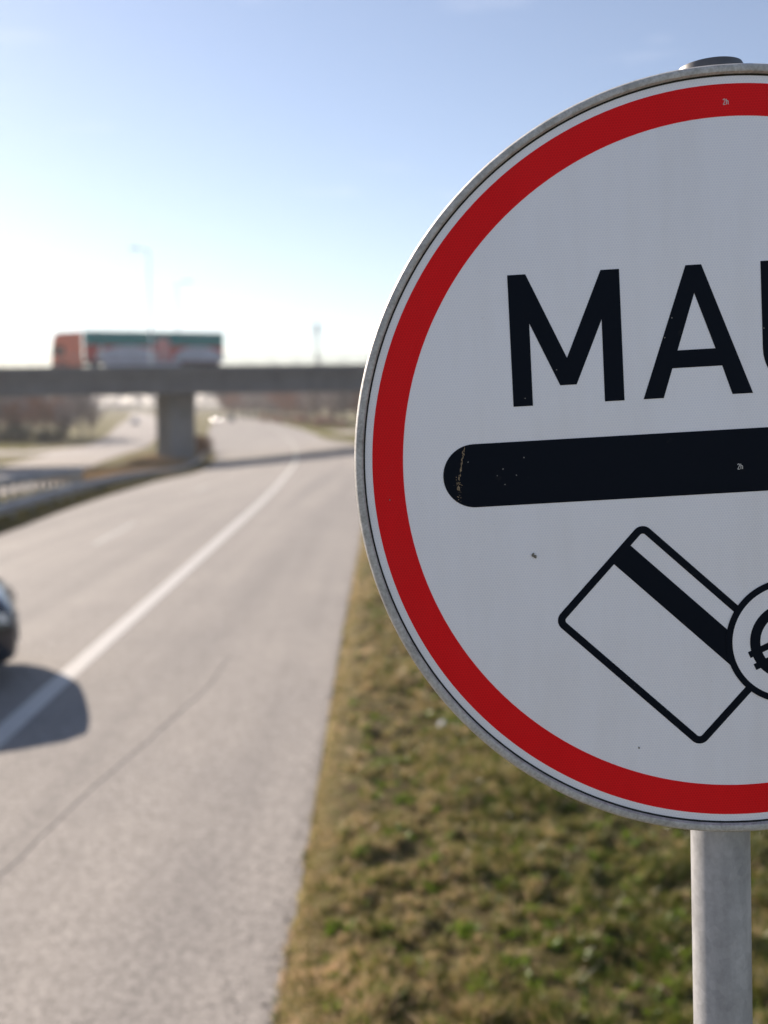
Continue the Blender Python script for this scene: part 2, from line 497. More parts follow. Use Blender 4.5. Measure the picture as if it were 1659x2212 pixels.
# ------------------------------------------------------------------ ground
def axis_pts(dense, far):
    return np.array(sorted(set([-x for x in far] + list(dense) + list(far))))
gx = np.concatenate([[-3000, -1800, -1000, -600, -350, -220, -150, -110], np.arange(-84, 30.1, 2.0), [45, 70, 110, 180, 300, 600, 1000, 1800, 3000]])
gy = np.concatenate([[-800, -300, -120, -60, -30, -14], np.arange(-6, 250.1, 2.0), [265, 290, 330, 390, 470, 600, 800, 1100, 1600, 2400, 3400]])
GX, GY = np.meshgrid(gx, gy)
GZ = zg(GX, GY)
nx, ny = len(gx), len(gy)
idx = np.arange(nx * ny).reshape(ny, nx)
F = np.stack([idx[:-1, :-1], idx[:-1, 1:], idx[1:, 1:], idx[1:, :-1]], -1).reshape(-1, 4)
ground = np_mesh('ground', np.stack([GX, GY, GZ], -1).reshape(-1, 3), F, M['ground'], smooth=True)
kind(ground, 'structure')

def resample(pts, ys):
    """X along Y through the points, eased (Catmull-Rom in effect through a dense cubic fit)"""
    P = np.array(pts, float)
    x, y = P[:, 0], P[:, 1]
    m = np.gradient(x, y)
    k = np.clip(np.searchsorted(y, ys) - 1, 0, len(y) - 2)
    h = y[k+1] - y[k]; t = (ys - y[k]) / h
    return ((2*t**3 - 3*t**2 + 1) * x[k] + (t**3 - 2*t**2 + t) * h * m[k] + (-2*t**3 + 3*t**2) * x[k+1] + (t**3 - t**2) * h * m[k+1])

def ribbon(name, L, Rr, ys, dz, mat, cols=8, parent=None):
    xl, xr = resample(L, ys), resample(Rr, ys)
    T = np.linspace(0, 1, cols + 1)
    X = xl[:, None] * (1 - T) + xr[:, None] * T
    Y = np.repeat(ys[:, None], cols + 1, 1)
    Z = zg(X, Y) + dz
    n = cols + 1
    idx = np.arange(len(ys) * n).reshape(len(ys), n)
    F = np.stack([idx[:-1, :-1], idx[:-1, 1:], idx[1:, 1:], idx[1:, :-1]], -1).reshape(-1, 4)
    return np_mesh(name, np.stack([X, Y, Z], -1).reshape(-1, 3), F, mat, parent, smooth=True)

ROAD_L = [(-8.6,-40),(-8.8,0),(-9.17,24),(-9.67,30.2),(-10.5,40.4),(-12.3,58),(-14.2,78),(-18.5,112),(-26,148),(-33,192),(-40.5,240),(-48.5,298),(-64,410)]
ROAD_R = [(-.52,-40),(-.53,5),(-.56,14),(-.5,25),(-.6,60),(-1.8,98),(-3.33,117.5),(-7.3,139.4),(-14.2,187),(-24.5,246),(-37,305),(-54,410)]
WHITE = [(-3.5,-40),(-3.52,5),(-3.6,11.5),(-3.68,18.6),(-4.12,33.4),(-5.6,60),(-8.97,103.6),(-13.1,145),(-17,174),(-24,222),(-33,280)]
ys = np.concatenate([np.arange(-40, 240, 1.5), np.arange(240, 405, 5)])
road = ribbon('road', ROAD_L, ROAD_R, ys, 0.02, M['asphalt'], 10); kind(road, 'structure')
off = lambda P, d: [(x + d, y) for x, y in P]
wy = np.arange(-38, 100.5, 1.0)
line = ribbon('edge_line', off(WHITE, -0.115), off(WHITE, 0.115), wy, 0.025, M['line'], 1); kind(line, 'structure')
line2 = ribbon('edge_line', off(WHITE, -0.10), off(WHITE, 0.10), np.arange(100, 250, 1.5), 0.025, M['line_worn'], 1); kind(line2, 'structure')
LEFT_LINE = [(x + 0.55, y) for x, y in ROAD_L]
for k, y0 in enumerate((22.4, 40.4, 58.4, 76.4)):
    mid = [((a + b) / 2, y) for y in np.arange(-10, 130, 10.0) for a, b in [(resample(WHITE, np.array([y]))[0], resample(ROAD_L, np.array([y]))[0])]]
    d = ribbon('lane_dash', off(mid, -0.07), off(mid, 0.07), np.arange(y0, y0 + 4.8, 0.5), 0.025, M['line_worn'], 1); kind(d, 'structure')
# sealed crack wandering along the shoulder
rng = np.random.default_rng(5)
cy = np.arange(4.0, 12.6, 0.2)
cx = np.interp(cy, [2, 6.8, 8.3, 11, 24], [-2.85, -2.47, -2.24, -1.79, -1.2]) + np.cumsum(rng.normal(0, 0.012, len(cy)))
CR = list(zip(cx, cy))
wd = 0.007
ck = ribbon('pavement_crack', off(CR, -wd), off(CR, wd), cy[1:-1], 0.0245, M['crack'], 1); kind(ck, 'structure')

def path(name, pts, width, dz, mat, step=3.0):
    P = [Vector((x, y, 0)) for x, y in pts]
    dense = []
    for i in range(len(P) - 1):
        p0, p1, p2, p3 = P[max(i-1, 0)], P[i], P[i+1], P[min(i+2, len(P)-1)]
        n = max(2, int((p2 - p1).length / step))
        for k in range(n):
            t = k / n
            dense.append(0.5 * ((2*p1) + (p2 - p0)*t + (2*p0 - 5*p1 + 4*p2 - p3)*t*t + (3*p1 - p0 - 3*p2 + p3)*t**3))
    dense.append(P[-1])
    V = []; F = []; C = 6
    for i, p in enumerate(dense):
        d = (dense[min(i+1, len(dense)-1)] - dense[max(i-1, 0)]).normalized(); nrm = Vector((-d.y, d.x, 0))
        w = width[0] + (width[1] - width[0]) * i / (len(dense) - 1) if hasattr(width, '__len__') else width
        for c in range(C + 1):
            q = p + nrm * w * (c / C - 0.5)
            V.append((q.x, q.y, zgf(q.x, q.y) + dz))
    n = C + 1
    for i in range(len(dense) - 1):
        for c in range(C): F.append((i*n+c, (i+1)*n+c, (i+1)*n+c+1, i*n+c+1))
    F = [tuple(reversed(f)) for f in F]
    return kind(np_mesh(name, V, F, mat, smooth=True), 'structure')
path('opposite_road', [(-19.5,-40),(-21,15),(-22.5,48),(-27.5,75),(-32.2,97),(-35,118),(-38,145),(-46.5,190),(-60,250),(-86,365),(-125,520)], 8.6, 0.024, M['asphalt_pale'])
path('median_pavement', [(-15.4,-20),(-15.6,20),(-16.2,34),(-17.2,46),(-18.8,58)], (4.6, 3.4), 0.016, M['asphalt_pale'])
path('ramp_road', [(-190,150),(-110,132),(-70,126),(-48,124),(-40,128),(-37.5,140)], 10.0, 0.030, M['asphalt_pale'])
path('slip_road', [(120,120),(50,146),(12,160),(-4,166),(-13,180),(-24,215)], (26, 9), 0.014, M['asphalt_pale'])

# detailed verge beside the hard shoulder
vx = np.concatenate([np.arange(-0.62, 4.0, 0.055), np.arange(4.0, 9.6, 0.2)]); vy = np.concatenate([np.arange(1.5, 17, 0.065), np.arange(17, 40.1, 0.25)])
rng = np.random.default_rng(11)
def vnoise(X, Y, s, seed):
    r = np.random.default_rng(seed); n = 128; g = r.random((n, n))
    u, v = X / s, Y / s; i, j = np.floor(u).astype(int), np.floor(v).astype(int); fu, fv = u - i, v - j
    fu = fu*fu*(3-2*fu); fv = fv*fv*(3-2*fv)
    a, b, c, d = g[i % n, j % n], g[(i+1) % n, j % n], g[i % n, (j+1) % n], g[(i+1) % n, (j+1) % n]
    return (a*(1-fu) + b*fu)*(1-fv) + (c*(1-fu) + d*fu)*fv
def verge_h(X, Y):
    e = np.clip((X + 0.50) / 0.35, 0, 1) * np.clip((9.5 - X) / 1.0, 0, 1) * np.clip((40 - Y) / 4, 0, 1)
    h = 0.06 * vnoise(X, Y, 1.1, 1) + 0.07 * vnoise(X, Y, 0.30, 2) + 0.085 * vnoise(X, Y, 0.12, 3)
    return zg(X, Y) + 0.012 + e * (h - 0.05)
VX, VY = np.meshgrid(vx, vy)
edge_wob = (vnoise(VX, VY, 0.5, 7) - 0.5) * 0.04 + (vnoise(VX, VY, 0.12, 8) - 0.5) * 0.04
VXw = VX + np.where(VX < -0.3, edge_wob, 0)
VZ = verge_h(VXw, VY) + np.where(VX < -0.55, -0.02, 0.014)
idx = np.arange(VX.size).reshape(VX.shape)
F = np.stack([idx[:-1, :-1], idx[:-1, 1:], idx[1:, 1:], idx[1:, :-1]], -1).reshape(-1, 4)
verge = np_mesh('verge', np.stack([VXw, VY, VZ], -1).reshape(-1, 3), F, M['verge'], smooth=True); kind(verge, 'structure')

def blades(name, X, Y, Z, hgt, wid, lean, mat, seed):
    r = np.random.default_rng(seed); n = len(X)
    a = r.uniform(0, 2*np.pi, n); b = r.uniform(0, 2*np.pi, n)
    base = np.stack([X, Y, Z], -1)
    side = np.stack([np.cos(a), np.sin(a), np.zeros(n)], -1) * (wid * r.uniform(0.6, 1.3, n))[:, None] * 0.5
    h = hgt * r.uniform(0.5, 1.25, n)
    ln = lean * r.uniform(0.2, 1.0, n)
    tip = base + np.stack([np.cos(b) * ln * h, np.sin(b) * ln * h, h * np.sqrt(np.clip(1 - (0.6*ln)**2, 0.1, 1))], -1)
    V = np.stack([base - side, base + side, tip], 1).reshape(-1, 3)
    return np_mesh(name, V, np.arange(3 * n).reshape(n, 3), mat)
# tufted turf of the verge
r = np.random.default_rng(21)
N = 420000
d = r.random(N)
Yb = 3.6 + (26 - 3.6) * d**2.0
Xb = -0.50 + (np.minimum(0.43 * Yb + 1.2, 9.0)) * r.random(N)
dens = vnoise(Xb, Yb, 0.55, 31) * 0.55 + vnoise(Xb, Yb, 0.13, 32) * 0.55
keep = (dens + np.clip((Xb + 0.45) * 0.35, -0.15, 0.12)) > r.uniform(0.38, 0.72, N)
Xb, Yb = Xb[keep], Yb[keep]
tall = 0.022 + 0.10 * np.clip(vnoise(Xb, Yb, 0.2, 32) * 1.2 * vnoise(Xb, Yb, 0.7, 33) * 1.6 - 0.1, 0.05, 1.2)
# tufts standing clear of the turf
K = 3600
ty = 3.8 + 20 * r.random(K)**1.8; tx = -0.3 + np.minimum(0.43 * ty + 1.0, 8.6) * r.random(K)
m_ = r.integers(25, 90, K); ki = np.repeat(np.arange(K), m_)
rad = r.uniform(0.015, 0.05, K)[ki] * np.sqrt(r.random(len(ki))); an = r.uniform(0, 2*np.pi, len(ki))
Xt = tx[ki] + rad * np.cos(an); Yt = ty[ki] + rad * np.sin(an)
tallt = (0.03 + 0.10 * r.random(K)**1.5)[ki]
ye = 3.8 + 24 * r.random(9000)**1.6; xe = -0.52 + 0.09 * (vnoise(ye * 0, ye, 0.35, 35) - 0.45) + np.abs(r.normal(0, 0.05, 9000)) * 0.8
Xt = np.concatenate([Xt, xe]); Yt = np.concatenate([Yt, ye]); tallt = np.concatenate([tallt, r.uniform(0.02, 0.055, 9000)])
Xb = np.concatenate([Xb, Xt]); Yb = np.concatenate([Yb, Yt]); tall = np.concatenate([tall, tallt])
grass = blades('verge_grass', Xb, Yb, verge_h(Xb, Yb) + 0.004, tall, np.full(len(Xb), 0.006) * (1 + Yb / 14), 1.0, M['blade'], 41)
kind(grass, 'stuff', 'patchy olive and straw coloured turf of the verge beside the road')
# loose chippings and crumbs of soil along the ragged edge of the paving
K = 5200
gy_ = 3.8 + 26 * r.random(K)**1.7; gx_ = -0.54 + r.normal(0, 0.055, K) + np.where(r.random(K) < 0.12, -np.abs(r.normal(0, 0.25, K)), 0)
gs = 0.0025 + 0.008 * r.random(K)**3
base_ = np.stack([gx_, gy_, np.maximum(verge_h(gx_, gy_), zg(gx_, gy_) + 0.02) + gs * 0.4], -1)
dirs = np.array([(1, 0, -.5), (-.5, .87, -.5), (-.5, -.87, -.5), (0, 0, .9)])
Vg = (base_[:, None, :] + dirs[None] * (gs[:, None] * r.uniform(0.6, 1.4, (K, 4)))[..., None]).reshape(-1, 3)
Fg = (np.array([(0, 1, 3), (1, 2, 3), (2, 0, 3), (0, 2, 1)])[None] + 4 * np.arange(K)[:, None, None]).reshape(-1, 3)
grav = np_mesh('chippings', Vg, Fg, M['chip']); kind(grav, 'stuff', 'loose grit and soil crumbs along the edge of the paving')
# low broad-leaved weeds, fresher green
K = 1000
wy_ = 4.0 + 16 * r.random(K)**1.6; wx_ = -0.35 + np.minimum(0.43 * wy_ + 1.0, 8.0) * r.random(K)
m_ = r.integers(10, 26, K); ki = np.repeat(np.arange(K), m_)
rad = r.uniform(0.015, 0.06, K)[ki] * np.sqrt(r.random(len(ki))); an = r.uniform(0, 2*np.pi, len(ki))
Xw = wx_[ki] + rad * np.cos(an); Yw = wy_[ki] + rad * np.sin(an)
weeds = blades('verge_weeds', Xw, Yw, verge_h(Xw, Yw) + 0.02, r.uniform(0.03, 0.07, K)[ki], np.full(len(ki), 0.024), 1.2, M['weed'], 43)
kind(weeds, 'stuff', 'small bright green weeds dotted through the verge turf')
# rough grass of the median strip
N = 70000
Ym = 16 + 80 * r.random(N)**1.5; xl = resample(ROAD_L, Ym)
Xm = xl - 0.05 - 2.6 * r.random(N)
med = blades('median_grass', Xm, Ym, zg(Xm, Ym), 0.10 + 0.22 * vnoise(Xm, Ym, 1.2, 51), np.full(N, 0.022), 0.8, M['blade_median'], 52)
kind(med, 'stuff', 'dark rough grass along the foot of the guardrail in the median')
# dry brown growth in the median before the overpass
N = 26000
Yd = 56 + 66 * r.random(N); Xd = np.interp(Yd, [56, 80, 100, 122], [-16.2, -19.3, -22.2, -24.0]) + r.normal(0, 1.3, N)
dry = blades('dry_grass', Xd, Yd, zg(Xd, Yd), 0.25 + 0.55 * vnoise(Xd, Yd, 3.0, 61), np.full(N, 0.05), 0.7, M['blade_dry'], 62)
kind(dry, 'stuff', 'reddish brown dry grass in the median before the concrete pier')
# yellowish bank grass beyond the overpass
N = 30000
Yk = 130 + 130 * r.random(N)
Xk = np.where(r.random(N) < 0.5, resample(ROAD_R, Yk) + 0.6 + 7 * r.random(N), -46 - 22 * r.random(N) - 0.25 * (Yk - 130))
ok = (Xk > -42) | (Yk < 175)
Xk, Yk = Xk[ok], Yk[ok]
ok = ~((Xk > -20) & (Yk > 146) & (Yk < 186) & (Xk > resample(ROAD_R, Yk) + 3))
Xk, Yk = Xk[ok], Yk[ok]
bank = blades('bank_grass', Xk, Yk, zg(Xk, Yk), 0.25 + 0.3 * vnoise(Xk, Yk, 5, 71), np.full(len(Xk), 0.09), 0.8, M['blade_far'], 72)
kind(bank, 'stuff', 'yellowish grass on the banks beyond the overpass')

# ------------------------------------------------------------------ toll sign
SU = Vector((0.998328, -0.000815, 0.057805)); SV = Vector((-0.057758, 0.028785, 0.997916)); SN = Vector((0.002477, 0.999585, -0.028689))
S_C = Vector((0.44262, 1.27645, 3.03020))
# origin: where the post meets the verge; local x right, y away from the viewer, z up the sign
base_k = (S_C.z + 0.05) / SV.z
S_O = S_C - SV * base_k
sign = empty('toll_sign', S_O)
sign.rotation_euler = Matrix((SU, SN, SV)).transposed().to_euler()
tag(sign, 'large round red rimmed toll sign with black lettering on a grey steel post', 'road sign')
SZ = base_k
put = lambda u, v, d: (u, -d, v + SZ)        # depth d counts towards the viewer
def circ(cx, cy, rr, n=96, rev=False):
    L = [(cx + rr * math.cos(2*math.pi*k/n), cy + rr * math.sin(2*math.pi*k/n)) for k in range(n)]
    return L[::-1] if rev else L
def film(name, loops, d0, d1, mat, parent=sign):
    return MB().prism(loops, d0, d1, put).build(name, mat, parent)

face = MB()
face.lathe([(0.0, 0.0), (0.15, 0.0), (0.30, 0.0), (0.4672, 0.0), (0.4672, 0.0025), (0.0, 0.0025)], 128, 'y', (0, 0, SZ))
face_o = face.build('sign_face', M['sheet_white'], sign)
rim = MB().lathe([(0.4685, 0.003), (0.4685, -0.0035), (0.4700, -0.0062), (0.4740, -0.0072), (0.4775, -0.0062), (0.4797, -0.0030), (0.4800, 0.002), (0.4800, 0.026), (0.4740, 0.030), (0.4685, 0.026)], 192, 'y', (0, 0, SZ), True)
rim.build('rim', M['rim'], sign, smooth=True)
gap = MB().lathe([(0.4664, -0.0004), (0.4685, -0.0012), (0.4686, 0.001), (0.4664, 0.001)], 192, 'y', (0, 0, SZ), True)
gap.build('rim_gasket', M['gap'], sign)
film('red_ring', [circ(0, 0, 0.4573, 192), circ(0, 0, 0.4188, 192, True)], 0.0, 0.0004, M['sheet_red'])
B0, B1 = 0.0, 0.0005
film('letter_m', [[(-0.2768, 0.2429), (-0.2544, 0.2429), (-0.2074, 0.1376), (-0.1614, 0.2428), (-0.1385, 0.2428), (-0.1380, 0.0810), (-0.1624, 0.0810), (-0.1624, 0.1827), (-0.1967, 0.1042), (-0.2172, 0.1042), (-0.2523, 0.1828), (-0.2523, 0.0809), (-0.2766, 0.0809)][::-1]], B0, B1, M['black'])
film('letter_a', [[(-0.0565, 0.2425), (-0.0371, 0.2425), (0.0222, 0.0810), (-0.0032, 0.0810), (-0.0150, 0.1171), (-0.0770, 0.1171), (-0.0890, 0.0809), (-0.1141, 0.0809)][::-1], [(-0.0468, 0.2082), (-0.0226, 0.1388), (-0.0699, 0.1388)]], B0, B1, M['black'])
def u_shape():
    x0, x1, t, top = 0.0361, 0.1500, 0.0245, 0.2422
    cx = (x0 + x1) / 2; ro = (x1 - x0) / 2; yb = 0.0785 + ro; ri = ro - t
    o = [(cx - ro * math.cos(math.pi*k/24), yb - ro * math.sin(math.pi*k/24)) for k in range(25)]
    i = [(cx + ri * math.cos(math.pi*k/24), yb - ri * math.sin(math.pi*k/24)) for k in range(25)]
    return [(x0, top)] + o + [(x1, top), (x1 - t, top)] + i + [(x0 + t, top)]
film('letter_u', [u_shape()], B0, B1, M['black'])
film('letter_t', [[(0.176, 0.2422), (0.176, 0.2205), (0.2135, 0.2205), (0.2135, 0.0810), (0.238, 0.0810), (0.238, 0.2205), (0.2755, 0.2205), (0.2755, 0.2422)]], B0, B1, M['black'])
bh = 0.0397; bc = -0.0024
bar = [(-0.3292 + bh * math.cos(math.pi/2 + math.pi*k/24), bc + bh * math.sin(math.pi/2 + math.pi*k/24)) for k in range(25)] + [(0.3292 + bh * math.cos(-math.pi/2 + math.pi*k/24), bc + bh * math.sin(-math.pi/2 + math.pi*k/24)) for k in range(25)]
film('bar', [bar], B0, B1, M['black'])
# toll card with magnetic stripe, turned 44 degrees
e1 = (math.cos(R(-44.0)), math.sin(R(-44.0))); e2 = (-e1[1], e1[0])
cl = lambda a, b: (a * e1[0] + b * e2[0], a * e1[1] + b * e2[1])
def rrect(a0, a1, b0, b1, r0, n=8):
    L = []
    for (ca, cb, s) in ((a1 - r0, b1 - r0, 0), (a0 + r0, b1 - r0, 90), (a0 + r0, b0 + r0, 180), (a1 - r0, b0 + r0, 270)):
        for k in range(n + 1):
            t = R(s + 90 * k / n); L.append(cl(ca + r0 * math.cos(t), cb + r0 * math.sin(t)))
    return L
A0, A1, C0, C1, T = -0.0378, 0.2132, -0.3047, -0.1369, 0.0094
film('card_outline', [rrect(A0, A1, C0, C1, 0.0135), rrect(A0 + T, A1 - T, C0 + T, C1 - T, 0.0045)[::-1]], B0, B1, M['black'])
film('card_stripe', [[cl(A0 + T - 0.001, -0.2000), cl(A1 - T, -0.2000), cl(A1 - T, -0.1686), cl(A0 + T - 0.001, -0.1686)]], B0, B1 - 0.00004, M['black'])
KX, KY = 0.0584, -0.2348
film('coin_ground', [circ(KX, KY, 0.0760, 72)], B0, 0.0008, M['sheet_white'])
film('coin_ring', [circ(KX, KY, 0.0799, 96), circ(KX, KY, 0.0718, 96, True)], B0, 0.0011, M['black'])
th0 = R(23)
ce = lambda a, b: (KX + a * math.cos(th0) - b * math.sin(th0), KY + a * math.sin(th0) + b * math.cos(th0))
arc = [ce(0.0495 * math.cos(R(a)), 0.0495 * math.sin(R(a))) for a in np.linspace(52, 308, 40)] + [ce(0.0365 * math.cos(R(a)), 0.0365 * math.sin(R(a))) for a in np.linspace(308, 52, 40)]
euro = MB().prism([arc], B0, 0.0011, put)
for b0, b1 in ((0.0015, 0.0098), (-0.0158, -0.0075)):
    euro.prism([[ce(-0.0530, b0), ce(0.012, b0), ce(0.0155, b1), ce(-0.0530, b1)]], B0, 0.00108, put)
euro.build('euro_symbol', M['black'], sign)
# small class marks reading 2h
def mark(cx, cy, s, parent_depth):
    m = MB(); d0, d1 = B0, parent_depth
    def seg(a, b, w=0.09):
        dx, dy = b[0]-a[0], b[1]-a[1]; l = math.hypot(dx, dy); nx_, ny_ = -dy/l*w/2, dx/l*w/2
        q = [(a[0]+nx_, a[1]+ny_), (a[0]-nx_, a[1]-ny_), (b[0]-nx_, b[1]-ny_), (b[0]+nx_, b[1]+ny_)]
        m.prism([[(cx + x*s, cy + y*s) for x, y in q]], d0, d1, put)
    two = [(-0.50, 0.30), (-0.45, 0.45), (-0.30, 0.5), (-0.15, 0.44), (-0.12, 0.27), (-0.22, 0.05), (-0.5, -0.5), (-0.10, -0.5)]
    for a, b in zip(two, two[1:]): seg(a, b, 0.13)
    seg((0.10, 0.5), (0.10, -0.5), 0.13)
    hh = [(0.10, 0.05), (0.22, 0.18), (0.36, 0.14), (0.42, 0.0), (0.42, -0.5)]
    for a, b in zip(hh, hh[1:]): seg(a, b, 0.13)
    return m.build('class_mark', M['print_white'], sign)
mark(-0.0005, 0.4359, 0.0066, 0.0007)
mark(0.0035, -0.0098, 0.0066, 0.0008)
# scuffs and specks with a shape of their own
rs = random.Random(4)
def blob(name, cx, cy, rr, mat, d=0.0012, n=9, parent=sign):
    L = [(cx + rr * rs.uniform(0.55, 1.2) * math.cos(2*math.pi*k/n), cy + rr * rs.uniform(0.55, 1.2) * math.sin(2*math.pi*k/n)) for k in range(n)]
    return MB().prism([L], 0.0, d, put).build(name, mat, parent)
sc = MB()
scr = [(-0.3412, 0.0335), (-0.3425, 0.0240), (-0.3449, 0.0143), (-0.3470, 0.0060), (-0.3491, -0.0009), (-0.3501, -0.0116), (-0.3514, -0.0190)]
for a, b in zip(scr, scr[1:]):
    for k in range(7):
        t = rs.random(); x = a[0] + (b[0]-a[0])*t + rs.gauss(0, 0.0007); y = a[1] + (b[1]-a[1])*t
        w, h = rs.uniform(0.0003, 0.0008), rs.uniform(0.0008, 0.0028)
        sc.prism([[(x-w, y), (x, y-h), (x+w, y), (x+0.2*w, y+h)]], 0.0, 0.0007 + 0.00002*k, put)
for k in range(26):
    x = -0.3503 + rs.gauss(0, 0.0022); y = rs.gauss(-0.014, 0.006) if k < 16 else rs.uniform(-0.036, -0.02); w = rs.uniform(0.0003, 0.0008)
    sc.prism([[(x-w, y), (x, y-w), (x+w, y), (x, y+w)]], 0.0, 0.0009 + 0.00001*k, put)
sc.build('scrape', M['ochre'], sign)
sp = MB()
for cx_, cy_, rr_ in ((-0.2612, -0.1066, 0.0021), (-0.2590, -0.1080, 0.0026), (-0.2600, -0.1050, 0.0013), (-0.2578, -0.1098, 0.0011)):
    n = 9; L = [(cx_ + rr_ * rs.uniform(0.5, 1.2) * math.cos(2*math.pi*k/n), cy_ + rr_ * rs.uniform(0.5, 1.2) * math.sin(2*math.pi*k/n)) for k in range(n)]
    sp.prism([L], 0.0, 0.0009 + 60 * (rr_ % 0.00001), put)
sp.build('insect_splat', M['splat'], sign)
for cx_, cy_ in ((-0.2667, 0.0171), (-0.3012, -0.0039), (-0.2770, -0.0046), (-0.2920, -0.0154), (-0.2935, 0.0041), (-0.3368, 0.0153), (-0.2212, 0.1235), (-0.2617, 0.0906), (-0.0755, 0.1792), (-0.0853, 0.1554), (0.0380, 0.1600)):
    blob('speck', cx_, cy_, 0.0009, M['speck'], 0.0008)
for cx_, cy_ in ((-0.4376, -0.0266), (-0.1371, -0.3627)):
    blob('speck', cx_, cy_, 0.0013, M['splat'], 0.0008)
# plate back, clamps, post and cap
MB().lathe([(0.0, 0.0028), (0.466, 0.0028), (0.466, 0.0045), (0.0, 0.0045)], 96, 'y', (0, 0, SZ)).build('back_plate', M['rim'], sign)
px_at = lambda v: -0.0085 + 0.0185 * v
for v in (-0.26, 0.26):
    MB().box((px_at(v) - 0.075, 0.012, SZ + v - 0.02), (px_at(v) + 0.075, 0.020, SZ + v + 0.02)).lathe([(0.042, SZ + v - 0.018), (0.042, SZ + v + 0.018)], 32, 'z', (px_at(v), 0.060, 0)).build('clamp', M['galv'], sign, smooth=True)
post = MB().tube([(px_at(v), 0.060, SZ + v) for v in (-SZ - 0.25, -2.0, -1.0, 0, 0.48)], 0.0385, 40)
post.build('post', M['galv'], sign, smooth=True)
capc = (px_at(0.5), 0.060, SZ)
MB().lathe([(0.0408, 0.455), (0.0408, 0.4945), (0.0398, 0.4968), (0.0, 0.4972)], 40, 'z', capc).build('post_cap', M['cap'], sign, smooth=True)

# ------------------------------------------------------------------ overpass
BD = Vector((1.0, 0.2594, 0)); BD_len = BD.length; BDn = BD.normalized(); BN = Vector((-BDn.y, BDn.x, 0))    # along the deck, across it (away)
B_O = Vector((-17.5, 100.06, 0))
bridge = empty('overpass', (B_O.x, B_O.y, zgf(-20, 100)))
bridge.rotation_euler = (0, 0, math.atan2(BDn.y, BDn.x))
tag(bridge, 'grey concrete road overpass crossing above the motorway', 'bridge')
ZB = bridge.location.z
zt = lambda s: 6.715 + 0.0182 * s - ZB          # top of the near edge beam along the deck
TH = 2.72; WID = 13.0
def along(s0, s1, y0, y1, za, zb, step=10.0):
    """box that follows the deck grade; za, zb are offsets from the edge beam's top"""
    m = MB(); n = max(1, int((s1 - s0) / step)); vs = []; fs = []
    for k in range(n + 1):
        s = s0 + (s1 - s0) * k / n; z = zt(s)
        vs += [(s, y0, z + za), (s, y1, z + za), (s, y1, z + zb), (s, y0, z + zb)]
    for k in range(n):
        a = k * 4; b = a + 4
        for i in range(4): fs.append((a + i, b + i, b + (i+1) % 4, a + (i+1) % 4))
    fs.append((3, 2, 1, 0)); fs.append(tuple(n * 4 + i for i in range(4)))
    return m.add(vs, fs)
S0, S1 = -75, 62
along(S0, S1, 0.35, WID - 0.35, -TH, -0.62).build('deck', M['concrete'], bridge)
along(S0, S1, 0.7, WID - 0.7, -0.60, -0.36).build('carriageway', M['asphalt'], bridge)
along(S0, S1, 0.0, 0.6, -0.95, 0.0).build('edge_beam', M['concrete_beam'], bridge)
along(S0, S1, WID - 0.6, WID, -0.95, 0.0).build('edge_beam', M['concrete_beam'], bridge)
for yy in (0.22, WID - 0.22):
    rl = along(S0, S1, yy - 0.03, yy + 0.03, 1.02, 1.08)
    for zz in (0.25, 0.5, 0.75):
        q = along(S0, S1, yy - 0.015, yy + 0.015, zz, zz + 0.03); rl.add(q.v, q.f)
    ro = rl.build('railing', M['steel'], bridge)
    for s in np.arange(-46, 30, 2.5):
        MB().box((s - 0.03, yy - 0.03, zt(s) - 0.01), (s + 0.03, yy + 0.03, zt(s) + 1.02)).build('railing_post', M['steel'], ro)
def pier(s, ln=3.1):
    a = ln / 2; c = 0.35; yc = 6.0; t = R(33)
    o = [(-a + c, -a), (a - c, -a), (a, -a + c), (a, a - c), (a - c, a), (-a + c, a), (-a, a - c), (-a, -a + c)]
    o = [(s + x * math.cos(t) - y * math.sin(t), yc + x * math.sin(t) + y * math.cos(t)) for x, y in o]
    vs = [(x, y, -2.0) for x, y in o] + [(x, y, zt(s) - TH + 0.05) for x, y in o]
    n = 8
    MB().add(vs, [(k, (k+1) % n, n + (k+1) % n, n + k) for k in range(n)] + [tuple(range(n, 2*n)), tuple(range(n-1, -1, -1))]).build('pier', M['concrete_pale'], bridge)
pier(-2.5); pier(-40); pier(31)

# ------------------------------------------------------------------ lorry on the overpass
def on_deck(s, y, z=0.0):
    p = B_O + BDn * s + BN * y
    return Vector((p.x, p.y, zt(s) + ZB - 0.36 + z))
def wheel(parent, x, y, rr=0.5, w=0.3, dual=False, side=1):
    t = MB().lathe([(rr * 0.56, -w/2), (rr * 0.9, -w/2), (rr, -w/2 + 0.04), (rr, w/2 - 0.04), (rr * 0.9, w/2), (rr * 0.56, w/2)], 28, 'y', (0, 0, 0), True)
    o = t.build('wheel', M['rubber'], parent, smooth=True, loc=(x, y, rr))
    rm = MB().lathe([(0.0, side * w * 0.30), (rr * 0.2, side * w * 0.36), (rr * 0.45, side * w * 0.28), (rr * 0.57, side * w * 0.46)], 24, 'y')
    for k in range(5):
        a = 2*math.pi*k/5
        rm.tube([(rr*0.15*math.cos(a), side*w*0.40, rr*0.15*math.sin(a)), (rr*0.54*math.cos(a), side*w*0.43, rr*0.54*math.sin(a))], rr*0.06, 6)
    rm.build('rim', M['alloy'], o)
    return o
lor = empty('articulated_lorry', on_deck(-8.5, 7.0))
lor.rotation_euler = (0, 0, math.atan2(BDn.y, BDn.x) + math.pi)     # heads left: local +x is forward
tag(lor, 'orange cab lorry pulling a green and red trailer across the overpass', 'lorry')
